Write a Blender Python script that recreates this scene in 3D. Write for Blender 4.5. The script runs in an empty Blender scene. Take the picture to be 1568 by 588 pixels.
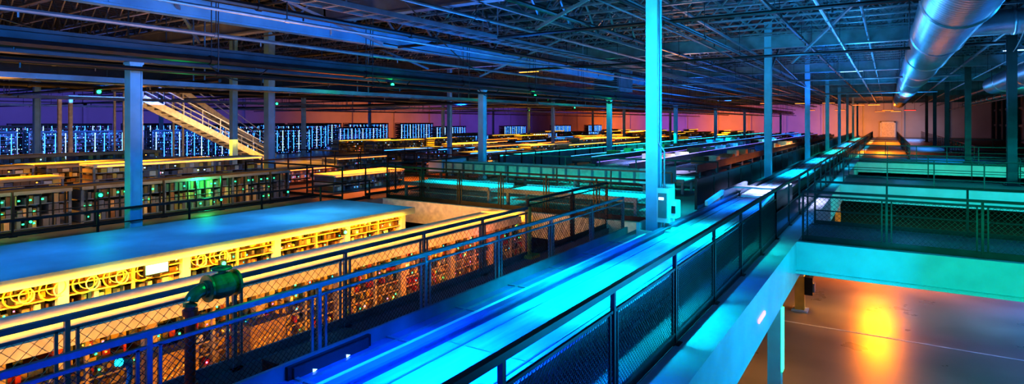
import bpy, math, random
from mathutils import Vector, Matrix
random.seed(7)
H=6.5            # eye level above ground floor; z values below are relative to eye level
sc=bpy.context.scene
try:
    sc.view_settings.view_transform='Standard'
    sc.view_settings.look='Medium High Contrast'
except Exception: pass

# ------------------------------------------------------------------ materials
def mat(name,col,rough=.6,metal=0.,var=.25,scale=3.,bump=0.,emit=None,es=0.,sample=True,stretch=None):
    m=bpy.data.materials.new(name); m.use_nodes=True
    nt=m.node_tree; b=nt.nodes['Principled BSDF']
    b.inputs['Roughness'].default_value=rough; b.inputs['Metallic'].default_value=metal
    tc=nt.nodes.new('ShaderNodeTexCoord'); n=nt.nodes.new('ShaderNodeTexNoise')
    mp=nt.nodes.new('ShaderNodeMapping'); nt.links.new(tc.outputs['Object'],mp.inputs[0])
    if stretch: mp.inputs['Scale'].default_value=stretch
    nt.links.new(mp.outputs[0],n.inputs['Vector'])
    n.inputs['Scale'].default_value=scale; n.inputs['Detail'].default_value=5
    r=nt.nodes.new('ShaderNodeValToRGB'); nt.links.new(n.outputs['Fac'],r.inputs[0])
    r.color_ramp.elements[0].position=.3; r.color_ramp.elements[1].position=.7
    r.color_ramp.elements[0].color=tuple(c*(1-var) for c in col)+(1,)
    r.color_ramp.elements[1].color=tuple(min(1,c*(1+var)) for c in col)+(1,)
    nt.links.new(r.outputs[0],b.inputs['Base Color'])
    rr=nt.nodes.new('ShaderNodeMapRange'); nt.links.new(n.outputs['Fac'],rr.inputs[0])
    rr.inputs[3].default_value=max(0.03,rough-.08); rr.inputs[4].default_value=min(1,rough+.08)
    nt.links.new(rr.outputs[0],b.inputs['Roughness'])
    if bump:
        bp=nt.nodes.new('ShaderNodeBump'); bp.inputs['Strength'].default_value=bump
        nt.links.new(n.outputs['Fac'],bp.inputs['Height']); nt.links.new(bp.outputs[0],b.inputs['Normal'])
    if emit:
        b.inputs['Emission Color'].default_value=tuple(emit)+(1,); b.inputs['Emission Strength'].default_value=es
        if not sample:
            try: m.cycles.emission_sampling='NONE'
            except Exception: pass
    return m
M={}
M['conc']=mat('polished_concrete',(.2,.17,.14),.3,0,.18,.6,.02)
M['deck']=mat('deck_floor',(.13,.12,.12),.36,0,.25,1.2,.03)
M['white']=mat('white_steel_paint',(.55,.58,.6),.45,0,.1,2)
M['col']=mat('column_paint',(.2,.42,.58),.45,0,.12,3)
M['blk']=mat('black_steel',(.012,.013,.016),.35,.3,.3,4)
M['dark']=mat('dark_steel',(.04,.048,.06),.45,.5,.3,2)
M['joist']=mat('joist_steel',(.16,.18,.21),.4,.5,.3,2)
M['mid']=mat('grey_steel',(.17,.2,.24),.42,.5,.25,2)
M['blue']=mat('blue_beam_paint',(.08,.25,.42),.45,0,.2,1.5)
M['pan']=mat('pan_paint',(.045,.09,.2),.35,.1,.3,2)
M['galv']=mat('galvanised_duct',(.42,.48,.56),.34,.8,.12,3,.01)
M['belt']=mat('conveyor_belt',(.2,.3,.45),.24,.1,.3,2,.02,stretch=(3,.3,1))
M['roof']=mat('shelf_canopy',(.22,.33,.42),.5,0,.3,1.0,.05)
M['tan']=mat('tan_board',(.5,.34,.15),.6,0,.25,2)
M['yel']=mat('yellow_paint',(.75,.45,.06),.5,0,.15,3)
M['brown']=mat('brown_card',(.2,.105,.04),.7,0,.3,6)
M['cream']=mat('cream_board',(.7,.6,.4),.7,0,.2,6)
M['red']=mat('red_paint',(.5,.03,.02),.4,0,.2,4)
M['gry']=mat('grey_plastic',(.12,.12,.13),.5,0,.2,6)
M['wall']=mat('painted_wall',(.42,.4,.45),.8,0,.12,.3)
M['swall']=mat('side_wall_panel',(.32,.25,.2),.8,0,.2,.5)
M['ceil']=mat('roof_deck',(.018,.02,.028),.7,.2,.4,2,.1,stretch=(6,.2,1))
M['green']=mat('green_paint',(.02,.16,.06),.3,.2,.4,14,.25)
M['line']=mat('floor_marking',(.6,.6,.56),.6)
def led(n,c,s): return mat(n,c,.5,0,.05,3,0,c,s,False)
M['lg']=led('led_green',(.02,1,.25),6); M['lb']=led('led_blue',(.04,.25,1),5); M['lw']=led('led_cool_white',(.3,.6,1),4)
M['la']=led('led_amber',(1,.45,.04),3); M['lo']=led('led_orange',(1,.2,.02),4); M['lc']=led('led_cyan',(.02,.8,.9),2.5); M['lp']=led('led_pink',(1,.2,.45),3); M['lr']=led('led_red',(1,.04,.02),4)
M['lpur']=led('led_violet',(.3,.2,1),2)
M['scr']=mat('screen_teal',(.1,.5,.5),.3,0,.3,30,0,(.1,.9,.8),1.2)

# ------------------------------------------------------------------ mesh builder
class MB:
    def __init__(s): s.v=[];s.f=[];s.m=[];s.mats=[]
    def mi(s,k):
        if k not in s.mats: s.mats.append(k)
        return s.mats.index(k)
    def box(s,x0,x1,y0,y1,z0,z1,k):
        n=len(s.v); i=s.mi(k)
        s.v+=[(x0,y0,z0),(x1,y0,z0),(x1,y1,z0),(x0,y1,z0),(x0,y0,z1),(x1,y0,z1),(x1,y1,z1),(x0,y1,z1)]
        for f in ((0,3,2,1),(4,5,6,7),(0,1,5,4),(1,2,6,5),(2,3,7,6),(3,0,4,7)):
            s.f.append(tuple(n+a for a in f)); s.m.append(i)
    def beam(s,p,q,w,h,k):
        p=Vector(p);q=Vector(q);d=(q-p).normalized()
        up=Vector((0,0,1)) if abs(d.z)<.95 else Vector((0,1,0))
        a=d.cross(up).normalized(); b=a.cross(d).normalized()
        n=len(s.v); i=s.mi(k)
        for c in (p,q):
            for u,t in ((-1,-1),(1,-1),(1,1),(-1,1)):
                s.v.append(tuple(c+a*(u*w/2)+b*(t*h/2)))
        for f in ((0,3,2,1),(4,5,6,7),(0,1,5,4),(1,2,6,5),(2,3,7,6),(3,0,4,7)):
            s.f.append(tuple(n+e for e in f)); s.m.append(i)
    def tube(s,pts,rs,k,n=12):
        i=s.mi(k); base=len(s.v); pts=[Vector(p) for p in pts]
        if not isinstance(rs,(list,tuple)): rs=[rs]*len(pts)
        for j,p in enumerate(pts):
            d=(pts[min(j+1,len(pts)-1)]-pts[max(j-1,0)]).normalized()
            up=Vector((0,0,1)) if abs(d.z)<.95 else Vector((0,1,0))
            a=d.cross(up).normalized(); b=a.cross(d).normalized()
            for t in range(n):
                an=2*math.pi*t/n
                s.v.append(tuple(p+a*(math.cos(an)*rs[j])+b*(math.sin(an)*rs[j])))
        for j in range(len(pts)-1):
            for t in range(n):
                u=(t+1)%n
                s.f.append((base+j*n+t,base+j*n+u,base+(j+1)*n+u,base+(j+1)*n+t)); s.m.append(i)
        s.f.append(tuple(base+t for t in range(n-1,-1,-1))); s.m.append(i)
        e=base+(len(pts)-1)*n
        s.f.append(tuple(e+t for t in range(n))); s.m.append(i)
    def ring(s,c,ax,R,r,k,n=18,m=6):
        ax=Vector(ax).normalized(); up=Vector((0,0,1)) if abs(ax.z)<.9 else Vector((1,0,0))
        a=ax.cross(up).normalized(); b=a.cross(ax); base=len(s.v); i=s.mi(k); c=Vector(c)
        for j in range(n):
            A=2*math.pi*j/n; o=a*math.cos(A)+b*math.sin(A)
            for t in range(m):
                B=2*math.pi*t/m
                s.v.append(tuple(c+o*(R+r*math.cos(B))+ax*(r*math.sin(B))))
        for j in range(n):
            for t in range(m):
                j2=(j+1)%n;t2=(t+1)%m
                s.f.append((base+j*m+t,base+j2*m+t,base+j2*m+t2,base+j*m+t2)); s.m.append(i)
    def build(s,name,loc=(0,0,H),parent=None,smooth=False):
        me=bpy.data.meshes.new(name); me.from_pydata(s.v,[],s.f); me.update()
        for k in s.mats: me.materials.append(M[k])
        me.polygons.foreach_set('material_index',s.m)
        if smooth: me.polygons.foreach_set('use_smooth',[True]*len(s.f))
        o=bpy.data.objects.new(name,me); o.location=loc
        sc.collection.objects.link(o)
        if parent: o.parent=parent
        return o
def inst(o,name,loc,rz=0,sc3=(1,1,1)):
    c=bpy.data.objects.new(name,o.data); c.location=loc; c.rotation_euler=(0,0,rz); c.scale=sc3
    sc.collection.objects.link(c); return c

DK=-2.5
# ------------------------------------------------------------------ room shell
b=MB(); b.box(-62,14,-9,118,-6.7,-6.5,'conc'); b.build('floor')
b=MB(); b.box(-62,14,-9,118,4.2,4.4,'ceil')
for i in range(150):
    x=-61+i*.5
    b.box(x,x+.12,-8,117,4.12,4.2,'ceil')
b.build('ceiling')
b=MB(); b.box(-62,-61.8,-9,118,-6.5,4.2,'wall')
for y in range(0,118,8): b.box(-61.8,-61.6,y,y+.3,-2.5,4.2,'wall')
b.box(-61.8,-61.6,-9,118,1.5,1.7,'wall'); b.build('wall_left')
b=MB(); b.box(-61.8,14,117.8,118,-6.5,4.2,'wall')
for x in range(-58,14,6): b.box(x,x+.3,117.6,117.8,-2.5,4.2,'wall')
b.build('wall_far')
b=MB(); b.box(13.8,14,-9,117.8,-6.5,4.2,'swall')
for y in range(0,118,5): b.box(13.4,13.8,y,y+1.0,-6.5,4.2,'dark')
b.box(13.6,13.8,-9,117.8,-.6,-.3,'mid'); b.box(13.6,13.8,-9,117.8,1.6,1.9,'mid'); b.build('wall_right')
b=MB(); b.box(-61.8,13.8,-9,-8.8,-6.5,4.2,'wall'); b.build('wall_back')
b=MB(); b.box(-.9,.9,117.45,117.58,-2.5,-.1,'cream'); b.box(-1.1,-.9,117.4,117.6,-2.5,.1,'white'); b.box(.9,1.1,117.4,117.6,-2.5,.1,'white'); b.box(-1.1,1.1,117.4,117.6,-.1,.1,'white'); b.build('door_1')

# mezzanine
b=MB()
def slab(x0,x1,y0,y1): b.box(x0,x1,y0,y1,-2.8,DK,'deck')
slab(-61.6,-14.0,-8.8,117.4)
slab(-4.75,-2.0,-8.8,14); slab(-14,-2.0,14,117.4)
RT=[(13.6,16.2),(27,31),(43,117.4)]
for y0,y1 in RT: slab(-1.6,13.4,y0,y1)
b.build('mezzanine_deck')
b=MB()
b.box(-2.0,-1.6,-8.8,117,-3.3,DK+.01,'white')
for y0,y1 in RT:
    b.box(-1.6,13.4,y0-.15,y0,-3.12,DK+.02,'white'); b.box(-1.6,13.4,y0-.25,y0-.15,-3.12,-3.06,'white')
    b.box(-1.6,13.4,y1,y1+.15,-3.12,DK+.02,'white') if y1<100 else None
b.box(-14,-4.75,13.85,14,-3.15,DK+.02,'cream')
b.box(-14.0,-13.85,-8.8,13.85,-3.15,DK+.02,'mid')
b.box(-4.9,-4.75,-8.8,13.85,-3.1,DK+.02,'mid')
b.box(-6.1,-5.95,-8.8,13.85,-2.85,-2.68,'mid')
b.build('mezzanine_edge_beam')
b=MB(); b.box(-8,13,20.97,21.03,-6.5,-6.492,'line'); b.box(-8,13,33.95,34.05,-6.5,-6.492,'line'); b.build('floor_marking_line')

# ------------------------------------------------------------------ columns
def column(x,y,w=.26,z0=DK,z1=4.1,mt='col',name='steel_column'):
    b=MB(); h=w/2; t=.03
    b.box(x-h,x+h,y-h,y-h+t,z0,z1,mt); b.box(x-h,x+h,y+h-t,y+h,z0,z1,mt); b.box(x-h*.85,x+h*.85,y-h+t,y+h-t,z0,z1,mt)
    b.box(x-h-.1,x+h+.1,y-h-.1,y+h+.1,z0,z0+.04,mt)
    for sx in(-1,1):
        for sy in(-1,1):
            b.tube([(x+sx*(h+.05),y+sy*(h+.05),z0+.04),(x+sx*(h+.05),y+sy*(h+.05),z0+.1)],.022,'mid',6)
    b.box(x-h-.02,x+h+.02,y-h-.02,y+h+.02,z1-.05,z1,mt)
    return b.build(name)
for Y in (12,26,40,54,68,82,96,110): column(-4.14,Y)
for Y in (6.6,20.2,33.6,47,60,74,88,102): column(-14.4,Y,z1=1.35)
for (X,Y,w) in ((-22.3,15.6,.32),(-23.8,14.9,.24),(-24,30,.24),(-24,44,.24),(-24,60,.24),(-24,76,.24),(-36,12,.26),(-36,28,.24),(-36,44,.24),(-36,60,.24),(-36,78,.24),(-48,24,.24),(-48,46,.24),(-48,70,.24)): column(X,Y,w)
for Y in (30,45,60,75,90): column(4.1,Y,.3,mt='dark')
for (x,y) in ((-1.85,12.4),(-2.56,22.5),(-2.5,40),(7.5,36),(-8.5,30)): 
    b=MB(); b.box(x-.12,x+.12,y-.12,y+.12,-6.5,-2.8 if x<-2.1 or y>20 else -3.3,'white'); b.box(x-.25,x+.25,y-.25,y+.25,-6.5,-6.45,'white'); b.box(x-.15,x+.15,y-.15,y+.15,-6.45,-5.3 if y>13 else -6.2,'yel'); b.build('mezzanine_post')
b=MB(); b.box(-2.4,-2.15,22.3,22.7,-5.9,-5.3,'blk'); b.tube([(-2.28,22.5,-5.3),(-2.28,22.5,-2.9)],.03,'mid',8); b.box(-2.15,-2.1,22.35,22.65,-5.8,-5.5,'mid'); b.build('wall_phone_box')

b=MB()
b.box(-3.99,-3.73,11.75,12.1,-2.05,-1.35,'white'); b.box(-3.95,-3.77,11.7,11.75,-1.95,-1.45,'gry'); b.box(-3.93,-3.83,11.68,11.7,-1.58,-1.53,'lw')
b.box(-3.99,-3.79,12.1,12.3,-1.8,-1.3,'white'); b.tube([(-3.85,11.8,-1.35),(-3.85,11.8,-.6),(-3.98,11.8,-.4),(-3.98,11.8,3.5)],.02,'mid',8)
b.box(-3.73,-3.6,11.8,12.05,-1.95,-1.6,'white'); b.box(-3.7,-3.62,11.78,11.8,-1.85,-1.7,'blk')
b.box(-4.4,-3.7,11.7,11.78,-2.42,-2.25,'white'); b.box(-4.42,-4.34,11.72,12.2,-2.45,-2.1,'white'); b.box(-3.9,-3.65,11.72,12.2,-2.45,-2.2,'white')
b.tube([(-3.86,11.8,-2.05),(-3.86,11.8,-2.25)],.02,'mid',8)
b.build('electrical_box')

# ------------------------------------------------------------------ girders, joists
b=MB()
b.box(-14.6,-14.2,-8,116,1.35,1.42,'dark'); b.box(-14.45,-14.35,-8,116,1.42,1.78,'dark'); b.box(-14.6,-14.2,-8,116,1.78,1.85,'dark')
b.build('girder')
b=MB()
b.box(-14.55,-14.25,-8,40,2.55,2.6,'blue'); b.box(-14.5,-14.2,-8,40,2.6,2.96,'blue'); b.box(-14.55,-14.15,-8,40,2.96,3.02,'blue')
for y in range(-6,40,6): b.box(-14.2,-14.17,y,y+.12,2.6,2.96,'blue'); b.beam((-14.4,y,3.0),(-14.4,y,4.15),.08,.08,'dark')
b.build('blue_girder')
for X in (-28,-42):
    b=MB(); b.box(X-.2,X+.2,-8,116,1.9,1.96,'dark'); b.box(X-.05,X+.05,-8,116,1.96,2.34,'dark'); b.box(X-.2,X+.2,-8,116,2.34,2.4,'dark')
    for y in range(-6,116,8): b.beam((X,y,2.4),(X,y,4.15),.08,.08,'dark')
    b.build('girder')
for Y in (-2,12,26,40,54,68,82,96,110):
    b=MB(); b.box(-61,13.4,Y-.15,Y+.15,3.0,3.06,'mid'); b.box(-61,13.4,Y-.04,Y+.04,3.06,3.5,'mid'); b.box(-61,13.4,Y-.15,Y+.15,3.5,3.56,'mid'); b.build('roof_girder')
b=MB()
for X,zb in ((-14.4,3.05),(-8.6,3.0)):
    b.box(X-.05,X+.05,-8,100,zb,zb+.08,'joist'); b.box(X-.05,X+.05,-8,100,4.04,4.12,'joist')
    y=-8;k=0
    while y<99: b.beam((X,y,zb+.04 if k%2 else 4.06),(X,y+1.0,4.06 if k%2 else zb+.04),.06,.06,'joist'); y+=1.0;k+=1
b.build('roof_truss')
b=MB()
b.box(-61,13.4,-.05,.05,.6,.66,'joist'); b.box(-61,13.4,-.05,.05,0,.05,'joist')
x=-61;k=0
while x<13:
    b.beam((x,0,.03 if k%2 else .62),(x+.55,0,.62 if k%2 else .03),.04,.04,'joist'); x+=.55;k+=1
par=bpy.data.objects.new('roof_joists',None); sc.collection.objects.link(par)
j0=b.build('open_web_joist',(0,-6,H+3.5),par)
y=-4.7
while y<116:
    c=inst(j0,'open_web_joist',(0,y,H+3.5)); c.parent=par; y+=1.3
def pipes(name,lst):
    for (x0,y0,z0,x1,y1,z1,r,k) in lst:
        b=MB(); b.tube([(x0,y0,z0),(x1,y1,z1)],r,k,8)
        L=math.dist((x0,y0,z0),(x1,y1,z1)); n=max(2,int(L/5))
        for i in range(1,n):
            t=i/n; px,py,pz=x0+(x1-x0)*t,y0+(y1-y0)*t,z0+(z1-z0)*t
            b.beam((px,py,pz),(px,py,4.15),.018,.018,'dark')
            dx,dy=(x1-x0)/L,(y1-y0)/L
            b.tube([(px-dx*.06,py-dy*.06,pz),(px+dx*.06,py+dy*.06,pz)],r*1.35,k,8)
            b.tube([(px+dx*1.2,py+dy*1.2,pz),(px+dx*1.2,py+dy*1.2,pz-.14)],.02,k,6)
        b.build(name,smooth=False)
L=[]
for X,Z,r,k in ((-13.9,1.5,.09,'blk'),(-13.6,1.15,.05,'blk'),(-13.7,2.1,.05,'mid'),(-12.0,2.6,.07,'blk'),(-11.0,2.2,.035,'mid'),(-9.6,2.9,.05,'joist'),(-7,2.7,.06,'blk'),(-6.2,3.1,.03,'mid'),(-5.2,2.9,.04,'mid'),(-4.7,2.55,.05,'blk'),(-2.6,3.0,.06,'blk'),(-1.4,2.8,.05,'mid'),(-.6,3.1,.04,'mid'),(-18,1.6,.08,'blk'),(-19.3,1.15,.05,'mid'),(-16,2.0,.05,'mid'),(-21,2.3,.06,'blk'),(-23,1.9,.05,'mid'),(-25,1.3,.07,'dark'),(-32,1.7,.08,'blk'),(-38,1.3,.06,'dark'),(3.3,3.0,.06,'mid'),(4.3,2.6,.04,'mid'),(6.5,2.6,.12,'mid'),(8,1.9,.08,'mid'),(9.5,2.6,.2,'galv')):
    L.append((X,-7,Z,X,114,Z,r,k))
for Y,Z in ((9,1.1),(12.5,1.7),(15,2.6),(17.5,1.25),(20,1.9),(23,2.4),(26,1.0),(29,1.2),(33,1.7),(36,2.3),(40,1.2),(44,1.4),(52,2.2),(63,1.4),(75,1.7)):
    L.append((-60,Y,Z,-15 if Z<2 else 3,Y,Z,.05,'blk' if Y%2 else 'mid'))
pipes('sprinkler_pipe',L)
for X,Z in ((-16,.95),(-30,1.0),(-45,1.0),(-10.4,2.55)):
    b=MB(); b.box(X-.3,X-.27,-5,112,Z,Z+.12,'mid'); b.box(X+.27,X+.3,-5,112,Z,Z+.12,'mid')
    y=-5
    while y<112: b.box(X-.27,X+.27,y,y+.04,Z,Z+.03,'mid'); y+=.6
    for o in (-.15,-.02,.1): b.tube([(X+o,-5,Z+.06),(X+o,112,Z+.06)],.03,'blk',6)
    for y in range(-3,112,6): b.beam((X-.28,y,Z),(X-.28,y,4.1),.03,.03,'mid'); b.beam((X+.28,y,Z),(X+.28,y,4.1),.03,.03,'mid')
    b.build('cable_tray')
b=MB()
for (p,q) in (((-14.4,8,4),(-12,12,2.2)),((-14.4,20,1.9),(-10,22,4)),((-4.1,26,2.0),(-4.1,29,3.5)),((-4.1,12,3.4),(-7,12,2.2)),((-10,4,3.9),(-16,9,2.2)),((-20,6,3.9),(-16,2,2.1)),((-8,14,3.9),(-8,10,2.7)),((-28,18,3.9),(-24,14,2.0)),((0,18,3.9),(-3,24,2.2)),((-12,17,3.9),(-9,13,2.5)),((-18,14,3.8),(-14.6,17,2.0)),((-6,17,3.9),(-4.3,25,2.6))):
    b.beam(p,q,.07,.07,'mid')
b.build('diagonal_brace')
def cable(name,p,q,sag,r=.02,k='blk'):
    b=MB(); pts=[]
    for i in range(25):
        t=i/24; pts.append((p[0]+(q[0]-p[0])*t,p[1]+(q[1]-p[1])*t,p[2]+(q[2]-p[2])*t-sag*4*t*(1-t)))
    b.tube(pts,r,k,6); b.build(name,smooth=True)
cable('hanging_cable',(-6,6,3.6),(-3.6,40,1.9),.4); cable('hanging_cable',(-12,10,3.2),(-5,30,2.3),.5)
cable('hanging_cable',(-14,14,2.6),(-4.3,26,2.6),.6); cable('hanging_cable',(-9,8,3.8),(-14.3,20,2),.3); cable('hanging_cable',(-4.2,26,3),(-4.2,60,2.2),.5,.03)
cable('hanging_cable',(-17,3,2.9),(-14.5,13,1.9),.7); cable('hanging_cable',(2,10,3.5),(3.6,26,2.4),.4)
for i in range(10):
    y=8+i*5.5; x=-13.8; cable('hanging_cable',(x,y,1.4),(x,y+1.6,1.4),.35,.018)

# ------------------------------------------------------------------ ducts
def duct(x,z,r,y0,y1,name='spiral_duct',flange=6,step=.22):
    b=MB(); pts=[];rs=[];y=y0;i=0
    while y<y1:
        pts+=[(x,y,z),(x,y+step*.8,z),(x,y+step*.88,z)]; rs+=[r,r,r+.012]; y+=step
    b.tube(pts,rs,'galv',40)
    yy=y0+2
    while yy<y1:
        b.tube([(x,yy,z),(x,yy+.1,z)],r+.045,'galv',40)
        b.beam((x-r-.05,yy+.05,z),(x-r-.05,yy+.05,4.15),.03,.03,'dark'); b.beam((x+r+.05,yy+.05,z),(x+r+.05,yy+.05,4.15),.03,.03,'dark')
        yy+=flange
    o=b.build(name,smooth=True); return o
duct(1.25,2.6,.66,-5,95); duct(5.2,2.15,.5,8,44)
b=MB(); pts=[]
for i in range(13):
    a=math.pi/2*i/12; pts.append((5.2+1.2*(1-math.cos(a)),44+1.2*math.sin(a),2.15))
pts.append((13,45.2,2.15)); b.tube(pts,.5,'galv',32); b.build('duct_elbow',smooth=True)
b=MB(); b.tube([(1.95,22,2.9),(12.8,22,3.0)],.35,'galv',28); b.tube([(3,22,2.9),(3.1,22,2.9)],.39,'galv',28); b.build('cross_duct',smooth=True)
b=MB(); b.box(-15.6,-13.9,33.9,36.2,1.9,3.4,'mid')
for i in range(10): b.box(-15.5,-14,33.84,33.9,2.0+i*.13,2.06+i*.13,'dark')
b.beam((-15.5,34,3.4),(-15.5,34,4.15),.05,.05,'dark'); b.beam((-14,34,3.4),(-14,34,4.15),.05,.05,'dark'); b.beam((-14,36,3.4),(-14,36,4.15),.05,.05,'dark'); b.build('unit_heater')
SL=[(-3.2,88,2.2,'lo'),(-1.5,88,2.2,'la'),(.0,95,1.6,'lo'),(2.5,95,1.6,'lr'),(-6,80,2.3,'lo'),(-9,80,2.3,'la'),(-1,104,1.6,'lo'),(1,104,1.6,'la'),(5,34,3.2,'lw'),(-2,44,3.3,'lw'),(8,50,2.8,'lw'),(-14,62,2.2,'lb'),(-18,30,3,'la'),(-24,40,2.6,'lo'),(-30,34,2.6,'la'),(-22,64,2.2,'lo'),(-12,74,2.2,'lo'),(-17,84,2,'la'),(-6,100,1.8,'lo'),(-10,100,1.8,'lo')]
for (x,y,z,k) in SL:
    b=MB(); b.box(x-.7,x+.7,y-.1,y+.1,z,z+.1,'mid'); b.box(x-.65,x+.65,y-.05,y+.05,z-.03,z,k); b.beam((x-.5,y,z+.1),(x-.5,y,4.15),.02,.02,'dark'); b.beam((x+.5,y,z+.1),(x+.5,y,4.15),.02,.02,'dark'); b.build('strip_lamp')

# ------------------------------------------------------------------ railings
def rail(p,q,z0,h=1.05,sp=1.8,k='blk',mesh=0,mids=1,name='guard_rail',top=.05,wire='mid',toe=True,wr=.0025,gap=.1):
    b=MB(); p=Vector((p[0],p[1],0));q=Vector((q[0],q[1],0));L=(q-p).length;d=(q-p)/L
    n=max(1,round(L/sp))
    for i in range(n+1):
        c=p+d*(L*i/n)
        b.beam((c.x,c.y,z0),(c.x,c.y,z0+h),.04,.04,k); b.beam((c.x,c.y,z0),(c.x,c.y,z0+.02),.14,.14,k)
        if mesh and i<n:
            for o in (.08,L/n-.08):
                c2=c+d*o; b.beam((c2.x,c2.y,z0+.12),(c2.x,c2.y,z0+h-gap),.025,.025,k)
    b.beam((p.x,p.y,z0+h),(q.x,q.y,z0+h),top,top,k)
    for m in range(mids):
        zz=z0+h*(m+1)/(mids+1); b.beam((p.x,p.y,zz),(q.x,q.y,zz),.025,.025,k)
    if toe: b.beam((p.x,p.y,z0+.06),(q.x,q.y,z0+.06),.012,.1,k)
    if mesh:
        b.beam((p.x,p.y,z0+.12),(q.x,q.y,z0+.12),.025,.025,k); b.beam((p.x,p.y,z0+h-gap),(q.x,q.y,z0+h-gap),.025,.025,k)
        hh=h-.12-gap; t=-hh
        while t<L:
            for sgn in (0,1):
                a0,a1=t,t+hh
                s0=max(0,a0);s1=min(L,a1)
                if s1-s0<.02: continue
                if sgn==0: za=z0+.12+(s0-a0);zb=z0+.12+(s1-a0)
                else: za=z0+.12+hh-(s0-a0);zb=z0+.12+hh-(s1-a0)
                A=p+d*s0;B=p+d*s1
                b.beam((A.x,A.y,za),(B.x,B.y,zb),wr*2,wr*2,wire)
            t+=mesh
    return b.build(name)
rail((-2.02,-4),(-2.02,13.6),DK,1.05,1.75,'blk',.05,0,'mesh_guard_rail',.055,'blk',gap=.2,wr=.002)
rail((-4.66,-4),(-4.66,11.6),DK,.92,1.5,'mid',.055,0,'mesh_guard_rail',.045,'blk',wr=.002)
rail((-6.02,-4),(-6.02,10),-2.7,1.0,1.5,'mid',.11,0,'mesh_guard_rail',.05,'tan',wr=.0022)
rail((-6.02,10),(-6.02,13.9),-2.7,1.15,1.9,'blk',.09,0,'mesh_guard_rail',.05,'blk')
b=MB(); b.box(-6.07,-5.97,9.97,10.05,-2.85,-1.68,'yel'); b.box(-6.2,-5.84,9.85,10.17,-2.68,-2.62,'yel'); b.build('yellow_corner_post')
rail((-13.9,14.1),(-4.9,14.1),DK,1.05,1.5,'blk',.1,0,'mesh_guard_rail',.05,'blk')
rail((-2.02,13.6),(-2.02,110),DK,1.05,2,'blk',.0,1)
for i,(y0,y1) in enumerate(RT):
    rail((-1.5,y0+.1),(13.3,y0+.1),DK,1.05,1.5,'blk',.09 if i==0 else 0,0 if i==0 else 2,wire='blk')
    if y1<100: rail((-1.5,y1-.1),(13.3,y1-.1),DK,1.05,1.5,'blk',0,2)
rail((4.5,27),(4.5,31),DK); rail((4.4,43),(4.4,112),DK,1.05,2,'blk',0,3)
rail((1.2,46),(1.2,112),DK,1.05,2,'blk',0,2); rail((-1.5,52),(1.2,52),DK,1.05,1.4); rail((4.4,62),(13,62),DK,1.05,1.4)
rail((-14.2,-2),(-14.2,13.6),DK,.6,2,'blk',0,1)
rail((-16,-3),(-16,12.8),DK,1.0,1.6,'blk',0,1); rail((-20,13),(-20,24),DK)
rail((-14.8,14),(-14.8,24),DK,1.05,1.5); rail((-20,13),(-14.8,13),DK); rail((-14.5,16.6),(-5.2,16.6),DK)
rail((-14.5,22),(-5.2,22),DK,1.05,1.6); rail((-27,20),(-14.8,20.6),DK); rail((-26,26),(-15.2,26),DK)
b=MB()
y=17.
while y<108:
    b.box(-4.63,-4.6,y,y+1.9,DK+.1,DK+.8,'dark'); b.box(-4.65,-4.58,y-.05,y+.01,DK,DK+.9,'blk'); y+=2
b.box(-4.66,-4.57,17,109,DK+.8,DK+.86,'blk'); b.box(-4.66,-4.57,17,109,DK+.02,DK+.1,'gry'); b.build('panel_guard')

# ------------------------------------------------------------------ conveyors
def conveyor(name,x0,x1,y0,y1,z,k='belt',legs=True,edge='mid',guard=.1,ledk=None,seams=0):
    b=MB(); w=x1-x0
    b.box(x0+.1,x1-.1,y0,y1,z-.03,z,k)
    if seams:
        y=y0+.7
        while y<y1: b.box(x0+.1,x1-.1,y,y+.015,z,z+.002,'mid'); y+=seams
        for xx in (x0+.28,x1-.3): b.box(xx,xx+.02,y0,y1,z,z+.01,'mid')
    for xx in (x0,x1-.1):
        b.box(xx,xx+.1,y0,y1,z-.22,z-.16,edge); b.box(xx+.03,xx+.07,y0,y1,z-.16,z+guard-.03,edge); b.box(xx,xx+.1,y0,y1,z+guard-.03,z+guard,edge)
        if ledk: b.box(xx+.03,xx+.06,y0,y1,z+guard,z+guard+.015,ledk)
    y=y0+.3
    while y<min(y1,y0+40):
        b.tube([(x0+.1,y,z-.1),(x1-.1,y,z-.1)],.05,'galv',8); y+=.6
    b.tube([(x0+.1,y0,z-.07),(x1-.1,y0,z-.07)],.07,'galv',12); b.tube([(x0+.1,y1,z-.07),(x1-.1,y1,z-.07)],.07,'galv',12)
    if legs and z-.22>DK+.05:
        y=y0+.5
        while y<y1:
            b.box(x0,x0+.08,y,y+.08,DK,z-.22,edge); b.box(x1-.08,x1,y,y+.08,DK,z-.22,edge); b.box(x0,x1,y+.02,y+.06,z-.4,z-.35,edge); y+=3
    return b.build(name)
conveyor('belt_conveyor',-3.89,-2.55,-5,18.6,-2.24,'belt',False,'pan',seams=1.5)
conveyor('belt_conveyor',-3.88,-2.6,18.9,60,-2.2,'belt',False,'dark',seams=1.5); conveyor('belt_conveyor',-3.88,-2.6,60.3,108,-2.2,'belt',False,'dark')
b=MB(); b.box(-4.6,-3.92,-5,11.6,DK,-2.32,'pan'); b.box(-4.6,-4.56,-5,11.6,-2.32,-2.18,'mid'); b.box(-4.2,-4.16,-5,11.6,-2.32,-2.28,'white'); b.box(-4.4,-4.38,-5,11.6,-2.32,-2.3,'mid')
y=-5
while y<11.5: b.box(-4.55,-3.94,y,y+.04,-2.32,-2.305,'mid'); y+=1.2
b.build('conveyor_side_pan')
b=MB()
for s in (0,1):
    x=-4.0 if s==0 else -2.65
    b.box(x,x+.1,17.2,20.5,-2.5,-1.95,'mid'); b.beam((x+.05,15.5,-2.1),(x+.05,17.3,-1.98),.08,.12,'white')
b.box(-3.9,-2.65,18.5,19.0,-1.98,-1.94,'white'); b.build('transfer_station')
conveyor('belt_conveyor',-10.9,-9.3,24,104,-1.9,'belt',True,'mid',.12,'lpur')
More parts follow.
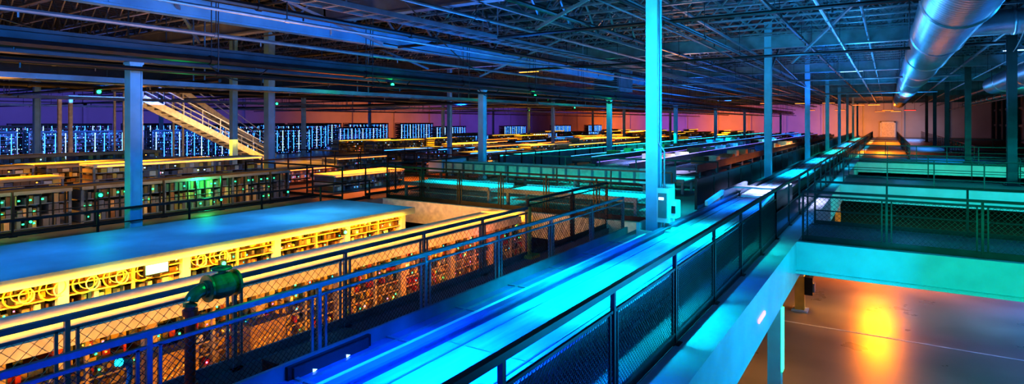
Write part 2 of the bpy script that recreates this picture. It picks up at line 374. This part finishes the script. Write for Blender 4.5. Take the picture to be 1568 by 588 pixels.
conveyor('belt_conveyor',-8.4,-7.0,26,104,-2.0,'belt',True,'mid',.12)
conveyor('belt_conveyor',-13.2,-12,26,104,-1.8,'belt',True,'mid',.12,'lb')
b=MB()
for (x,z) in ((-10.1,-1.9),(-7.7,-2.0),(-12.6,-1.8)):
    y=27
    while y<103:
        y+=random.uniform(.7,3.2); k=random.choice(('tan','cream','brown','white','red','blue')); w=random.uniform(.2,.35); l=random.uniform(.2,.4); h=random.uniform(.15,.35)
        b.box(x-w,x+w,y-l,y+l,z,z+.02,k)
        for s in (-1,1): b.box(x+s*w-.02,x+s*w+.02,y-l,y+l,z,z+h,k); b.box(x-w,x+w,y+s*l-.02,y+s*l+.02,z,z+h,k)
        y+=l
b.build('totes')
b=MB(); b.box(-15.5,-6.2,18.4,19.6,-1.75,-1.7,'belt')
for y in (18.3,19.6): b.box(-15.5,-6.2,y,y+.1,-1.98,-1.62,'cream')
for x in (-15.5,-6.6): b.box(x-.15,x+.55,18.2,19.8,-2.02,-1.5,'white')
x=-15
while x<-6.4: b.box(x,x+.08,18.27,18.3,-1.98,-1.62,'mid'); b.tube([(x,18.4,-1.82),(x,19.6,-1.82)],.05,'galv',8); x+=.5
for x in (-15.2,-12,-9.2,-6.7):
    for y in (18.35,19.6): b.box(x,x+.08,y,y+.08,DK,-1.98,'mid')
b.build('cross_conveyor')
for (x,y,l) in ((-12.0,15.35,3.6),(-7.6,15.35,4.2),(-12.6,23.2,2.6),(-8.0,20.9,4.2),(-12.2,20.9,2.8)):
    b=MB(); b.box(x-l/2,x+l/2,y-.7,y+.7,-2.1,-2.04,'white')
    for sx in(-1,1):
        for sy in (-1,1): b.box(x+sx*(l/2-.1)-.04,x+sx*(l/2-.1)+.04,y+sy*.55-.04,y+sy*.55+.04,DK,-2.1,'mid')
        b.box(x-l/2,x+l/2,y+sx*.7-.03,y+sx*.7+.03,-2.1,-1.98,'mid')
    b.box(x-l/2+.1,x+l/2-.1,y-.35,y+.35,-2.35,-2.32,'mid'); b.build('roller_table')
b=MB(); y=23
while y<95: b.box(-15.42,-15.4,y,y+1.9,DK+.1,DK+.9,'mid'); b.box(-15.45,-15.37,y-.06,y,DK,DK+1,'blk'); y+=2
b.box(-15.45,-15.37,23,95,DK+.9,DK+.93,'lc'); b.build('panel_guard')

b=MB(); b.box(-4.9,-4.52,3.35,4.35,-2.42,-2.2,'blk'); b.box(-4.52,-4.5,3.4,4.3,-2.4,-2.22,'dark')
for y in (3.6,4.0):
    n=len(b.v); i=b.mi('lw'); b.v+=[(-4.495,y,-2.33),(-4.495,y+.05,-2.31),(-4.495,y,-2.29)]; b.f.append((n,n+1,n+2)); b.m.append(i)  # arrow labels given a glow by the emissive material, not lamps
b.build('conveyor_drive_box')

# ------------------------------------------------------------------ open shelving in the well
def items(b,x0,x1,y0,y1,z,hmax,face=1,dens=.06,ks=('tan','brown','cream','gry','brown','brown','dark','gry','yel','blk'),ld=.05):
    y=y0
    while y<y1-.03:
        w=random.uniform(.02,dens*1.7)
        if y+w>y1: break
        if random.random()<.85:
            h=random.uniform(.35,.95)*hmax; dd=random.uniform(0,.14)
            b.box(x0,x1-dd,y+.004,y+w-.004,z,z+h,random.choice(ks))
            if random.random()<ld: b.box(x1-dd,x1-dd+.01,y+w*.3,y+w*.3+.02,z+h*.3,z+h*.3+.02,random.choice(('lg','lg','lc','lp','la','lg')))
        y+=w
def bigshelf(name,xb,xf,y0,y1,zt,canopy,module,rows,rh,ck,up='white',over=.25,coils=False,ks=None,ld=.05):
    b=MB()
    b.box(xb-.1,xf+over,y0,y1+.15,zt-.1,zt,ck); b.box(xf+over-.04,xf+over,y0,y1+.15,zt-.16,zt-.1,ck)
    y=y1
    while y>y0:
        b.box(xf-.06,xf+.06,y-.14,y,-6.5,zt-.1,up); b.box(xb,xb+.08,y-.1,y,-6.5,zt-.1,up)
        b.box(xf-.02,xf+.03,y-module*.5-.02,y-module*.5+.02,zt-.1-rh*rows,zt-.1,'tan'); y-=module
    for r in range(rows):
        z=zt-.12-rh*(r+1)
        b.box(xb,xf,y0,y1,z-.015,z,'brown'); b.box(xf,xf+.015,y0,y1,z-.018,z+.004,'tan')
        items(b,xf-.45,xf-.03,y0,y1,z,rh-.03,ld=ld,**({'ks':ks} if ks else {}))
    b.box(xb,xb+.03,y0,y1,zt-.12-rh*rows,zt-.1,'brown')
    if coils:
        y=y0+.2
        while y<6.6:
            b.ring((xf+.04,y,zt-.3),(1,0,.1),.15,.012,'yel',24); b.ring((xf+.05,y+.12,zt-.32),(1,.2,.1),.1,.01,'cream',20); b.ring((xf+.04,y+.06,zt-.27),(1,-.2,.1),.12,.008,'tan',20); y+=.42 if random.random()<.7 else .9
    b.build(name,smooth=False)
bigshelf('storage_shelf',-13.2,-10.55,-6,11.3,-2.2,True,1.85,14,.16,'roof',coils=True,ld=.12)
bigshelf('storage_shelf',-8.8,-7.75,-6,12.8,-2.33,True,1.5,12,.17,'cream',up='tan',over=.1,ks=('brown','tan','red','cream','tan','gry','brown','yel','dark'),ld=.16)
b=MB(); y=-1.5
while y<6: 
    b.box(-7.45,-7.2,y,y+.55,-6.5,-2.75,'brown')
    for i in range(34):
        for j in range(6): b.box(-7.2,-7.19,y+.05+j*.075,y+.05+j*.075+.03,-5.6+i*.08,-5.575+i*.08,'tan')
    y+=1.25
b.build('cable_cabinet')
b=MB(); b.box(-10.48,-10.44,4.95,5.35,-2.58,-2.38,'blk'); b.box(-10.44,-10.43,4.97,5.33,-2.56,-2.4,'scr'); b.box(-10.48,-10.44,5.1,5.2,-2.63,-2.58,'blk'); b.build('monitor')
b=MB(); b.box(-10.48,-10.44,1.9,2.35,-2.72,-2.6,'blk'); b.box(-10.44,-10.43,1.92,2.33,-2.71,-2.61,'scr'); b.build('monitor')
def lamp_fix(name,x,y,z,k,s=.06):
    b=MB(); b.box(x-s,x+s*.4,y-s,y+s,z-s,z+s,'blk'); b.tube([(x+s*.4,y,z),(x+s*.7,y,z)],s*.6,k,14); b.build(name)
for p in ((-10.4,2.3,-2.75),(-10.4,6.3,-2.62),(-10.4,4.2,-2.85),(-14.1,5.8,-1.55),(-10.4,9.2,-2.5)): lamp_fix('signal_lamp',*p,'lg')
for p in ((-14.1,14.5,1.25),(-14.1,24,1.25),(-14.1,33,1.2),(-22,9,1.0),(-28,20,1.0),(-20,40,1.1),(-30,50,1.1)): lamp_fix('signal_lamp',*p,'lg',.1)
for y in (0.5,2.8,5.2,7.4,9.6,11.8): lamp_fix('signal_lamp',-15.95,y,-2.2,'lg',.045)

# ------------------------------------------------------------------ rows of racks on the mezzanine
def rack(name,L,D,Hh,rows,top,ks,leds,led_d,bw=.3,glow_strip=None):
    b=MB(); b.box(0,D,0,L,Hh-.06,Hh,top); b.box(D,D+.05,0,L,Hh-.1,Hh-.02,top)
    n=max(1,int(L/2))
    for i in range(n+1):
        y=L*i/n; y=min(max(y,.03),L-.03)
        b.box(0,.06,y-.03,y+.03,0,Hh-.06,'mid'); b.box(D-.06,D,y-.03,y+.03,0,Hh-.06,'mid')
    rh=(Hh-.1)/rows
    for r in range(rows):
        z=.04+rh*r; b.box(0,D,0,L,z-.02,z,'mid')
        y=.05
        while y<L-.1:
            w=random.uniform(.08,bw)
            if random.random()<.88: b.box(.1,D-.04,y,min(y+w-.015,L-.05),z,z+rh*random.uniform(.5,.88),random.choice(ks))
            if random.random()<led_d: b.box(D-.03,D-.015,y,y+.04,z+rh*.3,z+rh*.3+.03,random.choice(leds))
            y+=w
    if glow_strip: b.box(D+.05,D+.07,.1,L-.1,Hh-.07,Hh-.04,glow_strip)  # glowing edge strip, added to give coloured bands of light across the racks
    return b
H0=H+DK
WK=('tan','brown','cream','gry','brown','yel')
rA=rack('storage_rack',6,1.0,1.05,5,'tan',WK,('la','lw'),.08,.22)
rA2=rack('storage_rack',6,1.0,1.05,5,'cream',WK,('lo','lp','lw'),.16,.22,'la')
rB=rack('server_rack',6,.9,2.0,9,'dark',('dark','gry','blk'),('lb','lb','lw','lpur'),.5,.2)
for i in range(12): rB.box(.9,.92,.22+i*.5,.25+i*.5,.2,1.85,'lb' if i%3 else 'lw')
rC=rack('green_rack',6,.8,.92,3,'mid',('gry','brown','gry','mid','tan','brown'),('lg',),.2,.14)
for i in range(24): rC.box(.8,.83,.1+i*.25,.13+i*.25,.05,.86,'blk')
rD=rack('sorting_rack',6,1.2,.75,3,'cream',('cream','tan','mid','brown'),('lp','lc','lb'),.14,.25,'lo')
rE=rack('sorting_rack',6,1.2,.75,3,'mid',('mid','dark','gry'),('lpur','lc','lb'),.25,.25,'lb')
oA=rA.build('storage_rack',(-25.2,2,H0)); oA2=rA2.build('storage_rack',(-18.6,34.3,H0)); oB=rB.build('server_rack',(-41,0,H0)); oC=rC.build('control_cabinet_row',(-17.6,0.3,H0)); oD=rD.build('sorting_table',(-18.6,27,H0)); oE=rE.build('sorting_table',(-21.4,27,H0))
inst(oC,'control_cabinet_row',(-17.6,-5.8,H0)); inst(oC,'control_cabinet_row',(-17.6,6.5,H0)); 
for i,X in enumerate((-22.2,-25.2,-27.4,-29.8,-32.4)):
    for Y in (-5,1.6,8.3):
        if (X,Y)==(-25.2,1.6): continue
        if Y>8 and X<-30: continue
        inst(oA if (i+int(Y))%2 else oA2,'storage_rack',(X,Y+random.uniform(0,.4),H0),0,(1,1,random.uniform(.8,1.15)))
for Y in (-6.5,6.5,13,19.5,26): inst(oB,'server_rack',(-41,Y,H0))
for Y in (2,9,24,31): inst(oB,'server_rack',(-45,Y,H0),0,(1,1,1.15))
for Y in (0,8,15,22,30,37,44,52): inst(oB,'server_rack',(-50,Y,H0),0,(1,1,1.2))
for X in (-18.6,-21.4,-25.4,-28.2,-31,-34.5,-38.5,-43):
    Y=27 if X<-22 else (41.6 if X>-20 else 34.3)
    if X<-30: Y=32.5
    if X<-40: Y=38
    while Y<108:
        if random.random()<.9:
            o=random.choice((oA,oA2,oA2,oD,oD,oE)); inst(o,o.name.split('.')[0],(X,Y,H0),0,(1,1,random.uniform(.8,1.2)))
        Y+=7.3
for Y in (40,55,70,85,98): inst(oB,'server_rack',(-47,Y,H0)); inst(oB,'server_rack',(-35.7,Y+4,H0),0,(1,1,.6))
for (X,Y) in ((-21.5,14),(-17.8,14.2),(-18,20.8),(-25.5,21)): inst(oD,'sorting_table',(X,Y,H0),0,(1,.6,.8))

# ------------------------------------------------------------------ stairs
b=MB(); X=-33;Y0,Z0,Y1,Z1=15.3,1.25,22.6,DK
for xs in (X-.6,X+.6): b.beam((xs,Y0,Z0),(xs,Y1,Z1+.1),.06,.34,'cream')
n=20
for i in range(n):
    t=(i+.5)/n; y=Y0+(Y1-Y0)*t; z=Z0+(Z1-Z0)*t+.08; b.box(X-.58,X+.58,y-.15,y+.15,z-.02,z+.02,'gry')
for xs in (X-.6,X+.6):
    for o,w in ((1.0,.05),(.68,.03),(.4,.03)): b.beam((xs,Y0,Z0+o),(xs,Y1,Z1+.1+o),w,w,'white')
    for i in range(8):
        t=i/7; y=Y0+(Y1-Y0)*t; z=Z0+(Z1+.1-Z0)*t; b.beam((xs,y,z),(xs,y,z+1.0),.04,.04,'white')
b.box(X-.7,X+.7,12,15.3,1.1,1.25,'cream')
for (xx,yy) in ((X-.6,12.1),(X+.6,12.1),(X-.6,15.2),(X+.6,15.2)): b.box(xx-.07,xx+.07,yy-.07,yy+.07,DK,1.1,'cream')
b.build('staircase')
b=MB(); X=-36.9
for xs in (X-.5,X+.5): b.beam((xs,19.5,1.9),(xs,26,DK+.1),.06,.3,'cream'); b.beam((xs,19.5,2.9),(xs,26,DK+1.1),.05,.05,'white'); b.beam((xs,19.5,2.5),(xs,26,DK+.7),.03,.03,'white')
for i in range(20):
    t=(i+.5)/20; y=19.5+6.5*t; z=1.9-4.3*t+.05; b.box(X-.48,X+.48,y-.14,y+.14,z-.02,z+.02,'gry')
b.box(X-.6,X+.6,16,19.5,1.75,1.9,'cream')
for yy in (16.1,19.4): b.box(X-.6,X-.5,yy,yy+.1,DK,1.75,'cream'); b.box(X+.5,X+.6,yy,yy+.1,DK,1.75,'cream')
b.build('staircase')

# ------------------------------------------------------------------ standpipe with valve
b=MB(); x,y=-5.3,2.9
b.tube([(x,y,-6.5),(x,y,-1.66)],.045,'red',16)
for z in (-3.2,-2.4,-1.74): b.tube([(x,y,z),(x,y,z+.05)],.065,'red',16)
pts=[(x,y+.12*(1-math.cos(math.pi/2*i/8)),-1.66+.12*math.sin(math.pi/2*i/8)) for i in range(9)]
b.tube(pts,.06,'green',16)
zz=-1.54
b.tube([(x,y+.12,zz),(x,y+.16,zz),(x,y+.19,zz),(x,y+.25,zz),(x,y+.36,zz),(x,y+.42,zz),(x,y+.44,zz)],[.075,.08,.1,.12,.12,.09,.07],'green',20)
b.tube([(x,y+.3,zz),(x,y+.3,zz+.16)],.035,'green',12); b.ring((x,y+.3,zz+.16),(0,0,1),.08,.012,'green')
for a in range(3): 
    A=a*math.pi/3; b.beam((x-.08*math.cos(A),y+.3-.08*math.sin(A),zz+.16),(x+.08*math.cos(A),y+.3+.08*math.sin(A),zz+.16),.012,.012,'green')
for z in (.15,.42): b.tube([(x,y+z,zz),(x,y+z+.02,zz)],.125,'green',20)
b.build('standpipe_valve',smooth=False)
b=MB(); b.tube([(-5.35,2.35,-2.85),(-5.35,2.37,-2.4),(-5.34,2.42,-2.1),(-5.32,2.4,-2.0),(-5.3,2.33,-1.97)],[.02,.02,.02,.03,.035],'blue',10); b.tube([(-5.35,2.35,-6.5),(-5.35,2.35,-2.8)],.02,'blue',10); b.tube([(-5.3,2.33,-1.97),(-5.29,2.3,-1.96)],.03,'lc',10); b.build('blue_hose')

b=MB(); b.tube([(2.58,15.2,-6.5),(2.58,15.2,-5.5),(2.58,15.2,-5.36),(2.58,15.2,-5.28),(2.58,15.2,-5.25)],[.13,.13,.12,.08,.02],'galv',20); b.tube([(2.58,15.2,-5.75),(2.58,15.2,-5.68)],.135,'yel',20); b.tube([(2.58,15.2,-6.5),(2.58,15.2,-6.44)],.22,'mid',20); b.build('bollard')
b=MB(); b.box(2.9,3.08,16.9,17.1,-6.5,-2.8,'mid'); b.box(2.78,3.0,16.78,16.9,-4.75,-4.45,'red'); b.tube([(2.89,16.78,-4.6),(2.89,16.72,-4.6)],.09,'lr',16); b.build('fire_alarm_bell')
b=MB(); b.box(-1.72,-1.7,12.3,12.5,-4.8,-3.6,'lg'); b.build('green_marker_light')
b=MB(); b.box(-1.6,-1.58,9.2,9.7,-2.95,-2.9,'lp'); b.build('edge_marker_light')

# ------------------------------------------------------------------ lamps
def area(name,loc,n,a,sx,sy,col,e,spread=180):
    l=bpy.data.lights.new(name,'AREA'); l.shape='RECTANGLE'; l.size=sx; l.size_y=sy; l.color=col; l.energy=e; l.spread=math.radians(spread)
    o=bpy.data.objects.new(name,l); n=Vector(n).normalized(); a=Vector(a).normalized(); z=-n; a=(a-z*a.dot(z)).normalized(); y=z.cross(a)
    m=Matrix((a,y,z)).transposed().to_4x4(); m.translation=Vector((loc[0],loc[1],loc[2]+H)); o.matrix_world=m
    sc.collection.objects.link(o); return o
def pt(name,loc,col,e,r=.03):
    l=bpy.data.lights.new(name,'POINT'); l.color=col; l.energy=e; l.shadow_soft_size=r
    o=bpy.data.objects.new(name,l); o.location=(loc[0],loc[1],loc[2]+H); sc.collection.objects.link(o)
BL=(.01,.2,1);CY=(.0,.65,.95);AM=(1,.42,.02);OR=(1,.2,.01);PU=(.3,.12,1);GR=(.01,1,.25);TE=(0,.8,.5);SB=(.03,.4,1)
D=(0,0,-1);U=(0,0,1);Yd=(0,1,0)
area('key_blue',(-3,-7,2.6),(-.35,1,-.02),(1,0,0),8,2,(.02,.3,1),1000)  # added blue light behind the camera, brightens every face turned towards it
for (y,l,c,e) in ((1.5,1.6,(.02,.07,1),170),(4.1,1.6,(.0,.13,1),300),(7.3,1.2,CY,300),(9.6,.8,(0,.2,1),70),(12.0,1.2,(0,.8,.8),160),(16.5,1.4,(0,.25,1),70),(20.5,2.,(.6,.6,1),280),(28,4,CY,240),(38,5,CY,260),(50,8,TE,320),(66,12,CY,380),(88,16,TE,420)):
    area('conveyor_light',(-3.2,y,-.95),D,Yd,l,.3,c,e,112)
area('column_fill',(-2.6,7.5,.3),(-.3,1,.12),(1,0,0),1,1.4,(.02,.6,.9),170,70)  # unseen light added on the camera side to brighten the centre column
area('girder_fill',(-9,10,.9),(-1,.15,.32),Yd,26,.4,(.02,.3,1),500,110)  # two unseen lights added to brighten the blue girder, no fixture there
area('girder_fill',(-9,36,.9),(-1,.15,.3),Yd,20,.4,(.02,.3,1),350,110)
# shelves
area('shelf_light',(-10.15,2.5,-2.35),(-.75,0,-1),Yd,17,.08,AM,430)
area('shelf_light',(-9.3,3.5,-2.6),(-1,0,-.1),Yd,17,.1,AM,130)
area('shelf_light',(-8.2,3.5,-1.9),(-.1,0,-1),Yd,19,.15,AM,230,100)
area('shelf_light',(-6.4,3,-2.75),(-1,0,-.35),Yd,16,.15,AM,240)
area('well_light',(-9.3,12.4,-2.3),(0,1,-.2),(1,0,0),6,.2,AM,70)
area('canopy_light',(-11.8,3,-.6),D,Yd,14,.5,(.02,.35,1),190); area('canopy_light',(-11.5,9.5,-.9),D,Yd,2,.5,(.1,.6,.9),45)
for p,e in (((-16.5,4,-1.6),55),((-16.5,9.5,-1.7),45),((-16.5,0,-1.7),45),((-10.1,4.3,-2.7),10),((-10.1,6.3,-2.6),8),((-10.1,2.4,-2.8),10),((-4.9,3.3,-1.1),7),((-13.9,14.5,1.0),34),((-13.9,24,1.0),18),((-13.9,33,1.0),26),((-14,5.8,-1.4),10)): pt('green_lamp',p,GR,e)
pt('pink_lamp',(-7.3,10.6,-2.75),(1,.1,.25),14); pt('pink_lamp',(-7.3,8.6,-2.8),(1,.1,.15),10)
area('cabinet_light',(-15.6,4,-1.35),(-1,0,-.35),Yd,16,.15,AM,170)
area('stair_light',(-30.5,18.5,-.2),(-1,0,.1),Yd,7,.3,(1,.6,.3),170)
for X,Y,s,c,e in ((-22.3,5,12,AM,400),(-26.3,5,12,AM,430),(-31,6,12,AM,340),(-37,6,6,AM,60),(-17.5,17,5,OR,480),(-24,17,6,AM,480),(-31,24,7,AM,340),(-20.6,32,8,AM,800),(-27,34,9,AM,800),(-34,38,9,AM,750),(-20.6,48,9,OR,800),(-27,52,9,AM,900),(-34,58,9,AM,850),(-20.6,66,10,AM,1000),(-30,76,10,OR,1000),(-20.6,90,10,AM,1000),(-34,94,10,AM,800),(-45,40,8,(.2,.3,1),500),(-45,64,8,PU,500)):
    area('aisle_light',(X,Y,-.75),D,Yd,s,1.0,c,e,140)
area('bay_light',(-9,16.5,-.8),D,(1,0,0),8,1.2,(0,.7,.75),560,120); area('bay_light',(-10,21.5,-.8),D,(1,0,0),7,1,(0,.75,.65),430,120)
for X,Y,c,e in ((-9.5,30,(.5,.5,1),500),(-9.5,45,BL,480),(-9.5,62,(.1,.5,1),480),(-9.5,84,BL,480),(-12.6,34,TE,320),(-12.6,54,CY,320),(-7,54,(1,.35,.1),450),(-6,36,OR,260),(-14.6,44,TE,240)):
    area('line_light',(X,Y,-.9),D,Yd,9,.5,c,e,130)
area('server_light',(-39.2,12,-.5),(-1,0,-.3),Yd,26,.3,(.03,.2,1),450)
# ceiling uplights
for X,Y,c,e,s in ((-6,5,SB,170,4),(-10,14,BL,190,4),(-3,20,SB,330,4),(-1,30,SB,320,4),(-3,40,BL,480,5),(1,52,SB,500,5),(-20,10,(1,.4,.1),150,4),(-20,28,BL,220,5),(-32,14,BL,150,5),(-34,36,PU,160,6),(5,16,SB,340,3),(7,34,SB,500,4),(-12,46,BL,420,6),(-10,70,OR,220,8),(-1,90,OR,700,8),(-28,60,PU,200,8),(-8,28,(1,.4,.15),200,4),(-11,8,(1,.4,.1),110,3),(-16,3,(1,.35,.05),90,4)):
    area('uplight',(X,Y,.9),U,Yd,s,.6,c,e)
area('duct_light',(-1.2,14,.9),(.5,0,1),Yd,16,.3,(.08,.42,1),260); area('duct_light',(-.8,40,.9),(.5,0,1),Yd,20,.3,(.1,.45,1),320); area('duct_light',(3,24,.9),(.5,0,1),Yd,16,.3,(.1,.45,1),240)
area('wall_wash',(-54,16,-1.5),(-1,0,.35),Yd,50,.6,(.2,.16,1),1200); area('wall_wash',(-54,60,-1.2),(-1,0,.3),Yd,22,.6,(1,.25,.06),1000); area('wall_wash',(-54,86,-1.2),(-1,0,.3),Yd,26,.6,(.25,.13,1),700)
for X,c,e in ((-50,OR,850),(-38,PU,450),(-26,OR,950),(-14,(.2,.12,.9),400),(-5,(1,.28,.01),800)): area('wall_wash',(X,111,-1.0),(0,1,.1),(1,0,0),8,.5,c,e)
area('wall_wash',(3.5,113,-1.0),(0,1,-.1),(1,0,0),4,.5,(.5,.5,.7),120)
area('side_wall_wash',(11.5,45,-1),(1,0,.2),Yd,50,.5,(1,.42,.03),260)
# right mezzanine / lower hall
area('right_deck_light',(-.3,57,-.9),D,Yd,8,.8,(1,.25,.01),900,150); area('right_deck_light',(0,85,-.6),D,Yd,16,2,(1,.25,.01),1600,140); area('right_deck_light',(3,47,-.6),D,Yd,4,1,(0,.25,.8),300,140); area('right_deck_light',(3,68,-.6),D,Yd,8,1,(.03,.3,.9),400,140); area('right_deck_light',(3,104,-.6),D,Yd,8,2,(.2,.4,1),300); area('right_deck_light',(4,29,-.6),D,(1,0,0),8,1,(0,.6,.6),150)
area('right_deck_light',(4,15,-.7),D,(1,0,0),8,1,(0,.45,.6),60)
area('fascia_light',(2,11,-2.2),(0,1,-.3),(1,0,0),5,.3,(0,.75,.4),100); area('fascia_light',(4,22,-2.6),(0,1,-.1),(1,0,0),9,.3,(0,.8,.65),320); area('fascia_light',(4,38,-2.6),(0,1,-.1),(1,0,0),9,.3,TE,280)
area('edge_light',(.6,9.5,-2.9),(-1,0,.1),Yd,6,.3,(0,.5,1),150)
area('hall_light',(-.4,30.5,-3.4),D,Yd,2.5,1.0,(1,.22,0),1250); area('hall_light',(-1.8,22.7,-3.3),D,Yd,.6,.6,AM,110,110); area('hall_light',(7.5,26,-3.3),D,Yd,5,1.5,(.01,.2,1),1700); area('hall_light',(6,14,-3.3),D,Yd,5,2,(.01,.22,1),450); area('hall_light',(-3,16,-3.6),D,Yd,3,1,AM,90)

w=bpy.data.worlds.new('World'); sc.world=w; w.use_nodes=True
w.node_tree.nodes['Background'].inputs[0].default_value=(.02,.06,.14,1); w.node_tree.nodes['Background'].inputs[1].default_value=.1

# ------------------------------------------------------------------ camera
cd=bpy.data.cameras.new('camera'); cam=bpy.data.objects.new('camera',cd); sc.collection.objects.link(cam)
cd.sensor_width=36; cd.lens=20.66; cd.shift_y=-107/1568; cd.clip_end=400
cam.location=(0,0,H); cam.rotation_euler=(math.radians(90),0,math.radians(32.6)); sc.camera=cam
